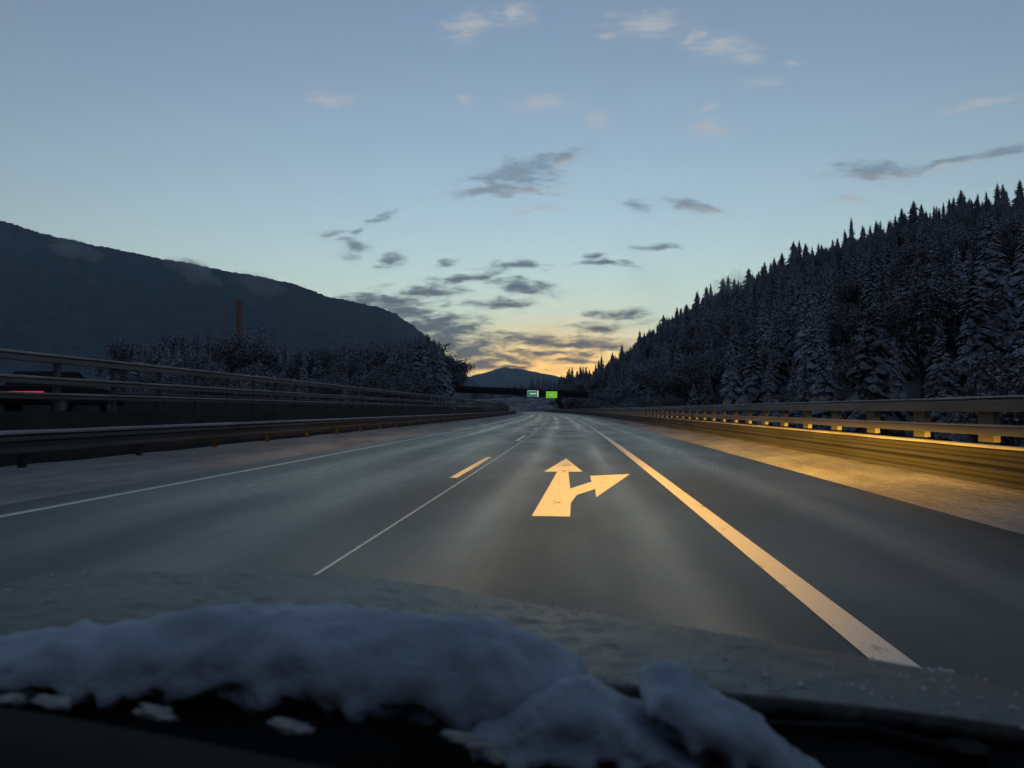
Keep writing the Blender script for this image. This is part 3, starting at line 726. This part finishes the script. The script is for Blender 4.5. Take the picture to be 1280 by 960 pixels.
# ------------------------------------------------------------------ car ahead on the other carriageway: only its lit tail lamps show through the rails
DARKPAINT = Mat('dark_car_paint', (.006, .006, .007), .6, spec=.12).m
RUBBER = Mat('rubber', (.01, .01, .01), .8).m
GLASSD = Mat('dark_glass', (.006, .006, .007), .5, spec=.12).m
TAIL = emis('tail_lamp', (.62, .03, .06), .036)
def prism(mb, prof, x0, x1, ins=0):
    n = len(prof); mb.add([(x0, y, z) for y, z in prof] + [(x1, y, z) for y, z in prof], [tuple(range(n))[::-1], tuple(range(n, 2*n))] + [(i, (i+1) % n, n + (i+1) % n, n + i) for i in range(n)])
car2 = tag(empty('car', (-17.05, 22.9, 1.104)), 'dark car on the opposite carriageway with red tail lamp bar glowing between the rails', 'car')
mb = MB(); prism(mb, [(0,.35),(0,.72),(.12,.95),(1.0,.98),(3.0,.95),(4.2,.78),(4.35,.6),(4.35,.35)], -.88, .88); bevel(mb.build('body', DARKPAINT, car2), .06, 3)
mb = MB(); prism(mb, [(.25,.94),(.75,1.42),(1.9,1.46),(2.9,.94)], -.72, .72); bevel(mb.build('cabin', GLASSD, car2), .05, 2)
mb = MB(); mb.box(-.84,.84,-.03,.0,.64,.76); bevel(mb.build('tail_lamp', TAIL, car2), .01)
for sx in (-1, 1):
    for yw in (.85, 3.4):
        mb = MB(); mb.bar((sx*.70, yw, .31), (sx*.885, yw, .31), .31, .31, 16); wh = mb.build('wheel', RUBBER, car2)
        mb = MB(); mb.bar((sx*.80, yw, .31), (sx*.893, yw, .31), .19, .17, 12); mb.build('rim', STEEL, wh)

# ------------------------------------------------------------------ the car we sit in
own = tag(empty('car', (-.25, .2, 0)), 'dark frost-covered bonnet and dashboard of the car one looks out of', 'car')
CARP = Mat('frosted_bonnet', (.05, .055, .05), .45)
f1 = CARP.noise(26, 6, .7); f2 = CARP.noise(120, 4, .6); f3 = CARP.noise(5, 4, .6)
fr = CARP.math('MULTIPLY', CARP.step(f1, .42, .70), CARP.step(f3, .36, .60, .15, 1.0))
CARP.col(CARP.mix(fr, (.015, .017, .017), (.118, .128, .128))); CARP.rough(CARP.math('ADD', CARP.math('MULTIPLY', fr, .40), .36))
CARP.bump(CARP.math('ADD', f1, CARP.math('MULTIPLY', f2, .3)), .4, .008); CARP = CARP.m
PLAST = simple('black_plastic', (.004, .004, .0045), (.007, .007, .0075), 30, .85, .3, .002, spec=.12)
# crest line of the bonnet as seen from the seat: x, y, z
CR = [(-1.17,1.56,.955),(-1.0,1.66,.948),(-.75,1.76,.928),(-.49,1.80,.916),(-.30,1.74,.908),(-.13,1.66,.900),(.15,1.55,.892),(.40,1.42,.886),(.58,1.32,.882),(.68,1.26,.878)]
def crest(x):
    for a, b in zip(CR, CR[1:]):
        if a[0] <= x <= b[0]:
            q = (x - a[0]) / (b[0] - a[0]); return a[1] + (b[1]-a[1])*q, a[2] + (b[2]-a[2])*q
    return CR[0][1:] if x < CR[0][0] else CR[-1][1:]
bv, bf = [], []; NX, NY = 60, 36
for i in range(NX + 1):
    x = -1.17 + 1.85 * i / NX; yc, zc = crest(x); yr = 1.00 - .10 * ((x + .25) / .92) ** 2; zr = .955 - .03 * ((x + .25) / .92) ** 4
    slope = (zc - 1.3) / yc
    for j in range(NY + 1):
        t = j / NY
        if t < .6:
            q = t / .6; y = yr + (yc - yr) * q; z = zr + (zc - zr) * q + .018 * sin(pi * q)
        else:
            q = (t - .6) / .4; yf = 2.18 - .22 * ((x + .25) / .92) ** 2
            y = yc + (yf - yc) * q; z = zc + slope * (y - yc) * 1.15 - .10 * q ** 4
        z -= .02 * max(0, abs(x + .25) - .86) / .06
        bv.append((x, y, z))
for i in range(NX):
    for j in range(NY): bf.append((i*(NY+1)+j, (i+1)*(NY+1)+j, (i+1)*(NY+1)+j+1, i*(NY+1)+j+1))
def own_part(o): o.matrix_parent_inverse = Matrix.Translation(-own.location); return o
bon = own_part(link('bonnet', bv, bf, CARP, own, True)); bon.modifiers.new('thick', 'SOLIDIFY').thickness = .02
rg = random.Random(9); mb = MB()
for k in range(1300):
    i = rg.randrange(2, NX - 2); j = rg.randrange(0, int(NY * .66)); p = Vector(bv[i*(NY+1)+j]).lerp(Vector(bv[(i+1)*(NY+1)+j+1]), rg.random()) + Vector((rg.uniform(-.012, .012), 0, .001))
    if noise.noise(p * 5.0) + .35 * noise.noise(p * 17) < rg.uniform(-.35, .45): continue
    q = rg.uniform(.001, .003) * (1.8 if rg.random() < .06 else 1); a = rg.random() * 6
    mb.add([p + Vector((cos(a)*q*1.3, sin(a)*q*1.3, 0)), p + Vector((cos(a+2.1)*q, sin(a+2.1)*q*1.5, 0)), p + Vector((cos(a+4.2)*q*1.4, sin(a+4.2)*q, 0)), p + Vector((rg.uniform(-q, q)*.4, 0, q*rg.uniform(.6, 1.3)))], [(0,1,3),(1,2,3),(2,0,3)])
FROST = simple('ice_grains', (.55, .57, .58), (.75, .77, .77), 200, .4)
tag(own_part(mb.build('frost_grains', FROST, own)), kind='stuff')
for s_, x0, x1 in ((-1, -1.19, -1.172), (1, .682, .70)):
    mb = MB(); prism(mb, [(.75,.25),(.75,.90),(1.4,.80),(1.9,.62),(2.0,.45),(2.0,.25)], x0, x1); own_part(mb.build('wing', CARP, own))
mb = MB(); mb.box(-1.1,.62,2.00,2.08,.25,.49); own_part(mb.build('bumper', PLAST, own))
LENS = emis('headlamp_lens', (1, .62, .28), .8)
for hx in (-.87, .37):
    mb = MB(); mb.box(hx-.16,hx+.16,1.96,2.02,.50,.62); hl = own_part(bevel(mb.build('headlight', LENS, own), .015))
    l = bpy.data.lights.new('headlamp', 'SPOT'); l.energy = 7800; l.color = (1, .50, .05); l.spot_size = R(110); l.spot_blend = .8; l.shadow_soft_size = .03
    l.use_nodes = True; ln_ = l.node_tree; em = ln_.nodes['Emission']
    def LM(op, a, b=None, c=None):
        n = ln_.nodes.new('ShaderNodeMath'); n.operation = op
        for i, v in enumerate((a, b, c)):
            if v is None: continue
            if isinstance(v, (int, float)): n.inputs[i].default_value = v
            else: ln_.links.new(v, n.inputs[i])
        return n.outputs[0]
    ge = ln_.nodes.new('ShaderNodeNewGeometry'); sx_ = ln_.nodes.new('ShaderNodeSeparateXYZ'); ln_.links.new(ge.outputs['Incoming'], sx_.inputs[0])
    az = LM('DIVIDE', sx_.outputs[0], LM('MAXIMUM', LM('ABSOLUTE', sx_.outputs[1]), .05))     # tangent of the bearing, right positive
    dn = LM('MULTIPLY', sx_.outputs[2], -1.0)                                                    # sine of the angle below the horizon
    lim = LM('MULTIPLY', LM('MAXIMUM', LM('SUBTRACT', az, .02), 0.0), -.05)                      # the beam kicks up towards the kerb
    e_ = LM('SUBTRACT', dn, lim)
    cut = ln_.nodes.new('ShaderNodeMapRange'); cut.interpolation_type = 'SMOOTHSTEP'; ln_.links.new(e_, cut.inputs[0]); cut.inputs[1].default_value = -.012; cut.inputs[2].default_value = .022
    fall = LM('MINIMUM', 1.0, LM('POWER', LM('DIVIDE', .040, LM('MAXIMUM', dn, .01)), 2.9))
    a2 = LM('SUBTRACT', az, .10); side = LM('EXPONENT', LM('MULTIPLY', LM('MULTIPLY', a2, a2), LM('SUBTRACT', LM('MULTIPLY', LM('LESS_THAN', a2, 0.0), -2.0), 9.0)))
    st_ = LM('MULTIPLY', LM('MULTIPLY', cut.outputs[0], fall), side)
    ln_.links.new(st_, em.inputs['Strength'])
    lo = bpy.data.objects.new('headlamp', l); C.objects.link(lo); lo.location = (hx, 2.06, .60); lo.rotation_euler = (R(90 - .5), 0, R(-4)); lo.parent = own; own_part(lo)
# cowl, wipers, windscreen, pillars, roof, dashboard
mb = MB(); prism(mb, [(.66,.80),(.66,.905),(.80,.915),(1.03,.925),(1.03,.80)], -1.10, .60); own_part(mb.build('cowl', PLAST, own))
GLS = bpy.data.materials.new('windscreen_glass'); GLS.use_nodes = True; g = GLS.node_tree; g.nodes.clear()
out = g.nodes.new('ShaderNodeOutputMaterial'); tb = g.nodes.new('ShaderNodeBsdfTransparent'); tb.inputs[0].default_value = (.97, .985, .98, 1)
g.links.new(tb.outputs[0], out.inputs[0])
wv, wf = [], []
for i in range(17):
    x = -1.02 + 1.54 * i / 16; k = ((x + .25) / .77) ** 2
    for j in range(9):
        q = j / 8; wv.append((x, .80 - .78 * q - .10 * k, .925 + .675 * q - .02 * k))
for i in range(16):
    for j in range(8): wf.append((i*9+j, (i+1)*9+j, (i+1)*9+j+1, i*9+j+1))
own_part(link('windscreen', wv, wf, GLS, own, True))
for sx in (-1.07, .57):
    mb = MB(); mb.bar((sx, .74, .90), (sx + (.06 if sx < 0 else -.06), -.12, 1.60), .055, .05, 8); own_part(mb.build('pillar', PLAST, own))
mb = MB(); mb.box(-1.02, .52, -2.2, .02, 1.585, 1.625); own_part(bevel(mb.build('roof', DARKPAINT, own), .015))
TINT = bpy.data.materials.new('tinted_glass'); TINT.use_nodes = True; g = TINT.node_tree; g.nodes.clear()
out = g.nodes.new('ShaderNodeOutputMaterial'); mx = g.nodes.new('ShaderNodeMixShader'); tb = g.nodes.new('ShaderNodeBsdfTransparent'); gb = g.nodes.new('ShaderNodeBsdfGlossy')
tb.inputs[0].default_value = (.25, .27, .27, 1); gb.inputs['Roughness'].default_value = .03; mx.inputs[0].default_value = .06
g.links.new(tb.outputs[0], mx.inputs[1]); g.links.new(gb.outputs[0], mx.inputs[2]); g.links.new(mx.outputs[0], out.inputs[0])
for sx in (-1.12, .62):
    mb = MB(); mb.box(sx-.03, sx+.03, -2.2, .70, .25, .94); own_part(bevel(mb.build('door', DARKPAINT, own), .02))
    mb = MB(); k_ = .05 if sx < 0 else -.05
    mb.add([(sx,-2.1,.942),(sx,.60,.942),(sx+k_,-.06,1.58),(sx+k_,-2.0,1.58)], [(0,1,2,3)]); own_part(mb.build('side_window', TINT, own))
mb = MB(); mb.box(-1.1,.6,-2.26,-2.2,.25,1.60); own_part(mb.build('tailgate', DARKPAINT, own))
mb = MB(); prism(mb, [(.30,.5),(.30,.98),(.42,1.035),(.56,1.03),(.655,.93),(.655,.5)], -1.05, .55); 
dv = []
for x, y, z in mb.v: dv.append((x, y, z + (-.055 * smooth(-.6, .2, x) + .055 if z > .9 else 0)))
# denser dashboard so its edge can slope and curve
dv, df = [], []; ND = 40; prof = [(.22,.55),(.22,.95),(.34,1.0),(.50,1.0),(.60,.985),(.655,.93),(.655,.55)]
for i in range(ND + 1):
    x = -1.05 + 1.60 * i / ND; h_ = .088 - .075 * smooth(-.62, .12, x) + (-.03 * smooth(.05, .3, x))
    for y, z in prof: dv.append((x, y, z + (h_ if z > .9 else 0) * (1 if y < .62 else .3)))
n = len(prof)
for i in range(ND):
    for j in range(n - 1): df.append((i*n+j, (i+1)*n+j, (i+1)*n+j+1, i*n+j+1))
own_part(link('dashboard', dv, df, PLAST, own, True))
for a, b, c_ in (((.10,.93,.935),(-.12,.90,.985),(-.62,.83,1.0)), ((.42,.90,.925),(.30,.86,.965),(-.06,.83,.98))):
    mb = MB(); mb.bar(a, b, .010, .008, 8); mb.bar(b, c_, .007, .006, 6); mb.bar(Vector(a)+Vector((0,0,-.03)), Vector(a)+Vector((0,0,.012)), .022, .022, 10); own_part(mb.build('wiper', PLAST, own))

# snow piled against the windscreen
def pile(name, stations, Y0, label, seed, depth=.085):
    """stations: px, top py, bottom py -> a lumpy closed body lying on the cowl"""
    vs, fs = [], []; M_ = 34; n = len(stations); N_ = 150
    for i in range(N_ + 1):
        t = i / N_ * (n - 1); k = min(n - 2, int(t)); q = t - k; q = q*q*(3-2*q)*.5 + q*.5
        px, a, b = [stations[k][m] + (stations[k+1][m] - stations[k][m]) * q for m in range(3)]
        e = min(1, (i + .3) / 8, (N_ - i + .3) / 8) ** .5
        T = at(px, a + 12, Y0); B = at(px, b, Y0); c = (T + B) / 2; hz = (T.z - B.z) / 2 * e; dp = depth * e
        for j in range(M_):
            an = 2 * pi * j / M_; p = Vector((c.x, c.y + dp * (1.1 + .4 * max(0, -sin(an))) * cos(an), c.z + hz * sin(an)))
            s_ = noise.noise(p * 9 + Vector((seed, 0, 0))) * .020 + noise.noise(p * 24 + Vector((seed, 0, 0))) * .012 + noise.noise(p * 60 + Vector((seed, 4, 0))) * .004 + noise.noise(p * 48) * (.026 if sin(an) < -.35 else .003)
            d_ = (p - c); d_.x = 0; d_ = d_.normalized() if d_.length > 1e-5 else Vector((0, 0, 1))
            vs.append(p + d_ * s_ * e)
    for i in range(N_):
        for j in range(M_): fs.append((i*M_+j, (i+1)*M_+j, (i+1)*M_+(j+1) % M_, i*M_+(j+1) % M_))
    fs += [tuple(range(M_))[::-1], tuple(range(N_*M_, (N_+1)*M_))]
    o = link(name, vs, fs, SNOW, None, True); return tag(o, label, 'snow')
pile('snow_pile', [(-260,815,850),(-100,800,848),(0,794,846),(60,790,846),(105,776,850),(200,766,856),(300,754,858),(380,748,862),(440,750,868),(490,764,872),(560,768,880),(620,775,890),(670,792,905),(715,815,915),(745,842,905)], .90, 'large pile of bluish snow lying along the foot of the windscreen', 2.0)
pile('snow_pile', [(590,880,915),(640,868,935),(690,848,945),(735,842,950),(780,866,945),(830,893,945),(880,922,955)], .83, 'small slumped ridge of snow joining the two heaps on the cowl', 5.0, .065)
pile('snow_pile', [(800,842,870),(822,830,895),(860,836,925),(905,858,950),(950,885,965),(1000,925,985),(1050,962,1000)], .84, 'rounded heap of snow beside the dark wiper on the cowl', 9.0, .06)
GLINT = simple('glint_frost', (.14, .14, .14), (.26, .26, .25), 60, .6, .5, .004)
# frosty slivers shaped to stand in for glints on the black edge of the glass
rnd = random.Random(5)
for px, py, wd in ((12,874,20),(64,878,30),(196,891,36),(365,908,34),(583,924,40),(612,944,30)):
    p = at(px, py, .70); bm = bmesh.new(); bmesh.ops.create_icosphere(bm, subdivisions=3, radius=1)
    sx = wd / F * .70 * .75
    for v in bm.verts: v.co = Vector((v.co.x * sx, v.co.y * .012, v.co.z * .0017)) * (1 + .75 * noise.noise(v.co * 1.9 + Vector((px, 0, 0))) + .2 * noise.noise(v.co * 5 + Vector((px, 0, 0))))
    me = bpy.data.meshes.new('frost_glint'); bm.to_mesh(me); bm.free(); me.materials.append(GLINT); me.polygons.foreach_set('use_smooth', [True] * len(me.polygons))
    o = bpy.data.objects.new('frost_glint', me); C.objects.link(o); o.location = p; o.rotation_euler = (0, R(rnd.uniform(0, 14)), 0)
    tag(o, 'small frosty sliver put in as a glint on the black lower edge of the windscreen', 'snow', 'frosty glints along the windscreen edge')

# ------------------------------------------------------------------ wisps of mist on the slopes
def mist(px, py, Y, wpx, hpx, tilt, opac, label, seed):
    M_ = bpy.data.materials.new('mist'); M_.use_nodes = True; M_.cycles.homogeneous_volume = True; g = M_.node_tree; g.nodes.clear()
    o_ = g.nodes.new('ShaderNodeOutputMaterial'); pv = g.nodes.new('ShaderNodeVolumePrincipled'); dp = wpx / F * Y * .25
    pv.inputs['Color'].default_value = (.85, .92, 1, 1); pv.inputs['Density'].default_value = opac / dp; g.links.new(pv.outputs[0], o_.inputs['Volume'])
    bm = bmesh.new(); bmesh.ops.create_icosphere(bm, subdivisions=4, radius=1)
    for v in bm.verts:
        n_ = 1 + .55 * noise.noise(v.co * 1.3 + Vector((seed, 0, 0))) + .22 * noise.noise(v.co * 3.1 + Vector((0, seed, 0)))
        c = v.co * n_; v.co = Vector((c.x * wpx / F * Y * .5, c.y * dp * .5, c.z * hpx / F * Y * .5))
    me = bpy.data.meshes.new('mist'); bm.to_mesh(me); bm.free(); me.materials.append(M_)
    o = bpy.data.objects.new('mist', me); C.objects.link(o); o.location = at(px, py, Y); o.rotation_euler = (0, R(tilt), 0)
    tag(o, label, 'mist', kind='stuff')
for px, py, Y, wpx, hpx, tl, op, lb, sd in ((92,312,3500,76,26,18,.45,'wisp of mist on the high shoulder of the left mountain',1.),(240,337,3500,74,30,24,.40,'wisp of mist below the ridge of the left mountain',2.),
        (246,332,3560,44,16,20,.25,'thin core of the mist below the ridge of the left mountain',3.),(322,354,3500,70,24,16,.36,'wisp of mist above the rust tower on the left mountain',4.),
        (912,360,420,60,34,-22,.30,'wisp of mist drifting over the spruces of the right hillside',5.),(918,356,430,34,20,-26,.22,'thin core of the mist over the right hillside',6.)):
    mist(px, py, Y, wpx, hpx, tl, op, lb, sd)

# ------------------------------------------------------------------ air
HZ = bpy.data.materials.new('haze_air'); HZ.use_nodes = True; HZ.cycles.homogeneous_volume = True; g = HZ.node_tree; g.nodes.clear()
out = g.nodes.new('ShaderNodeOutputMaterial'); pv = g.nodes.new('ShaderNodeVolumePrincipled')
pv.inputs['Color'].default_value = (.50, .74, 1, 1); pv.inputs['Density'].default_value = 8.0e-5; pv.inputs['Anisotropy'].default_value = 0.0
g.links.new(pv.outputs[0], out.inputs['Volume'])
mb = MB(); mb.box(-10600, 10600, -10600, 10600, -60, 1130); tag(mb.build('haze', HZ), 'pale blue evening haze filling the valley', 'haze', kind='stuff')
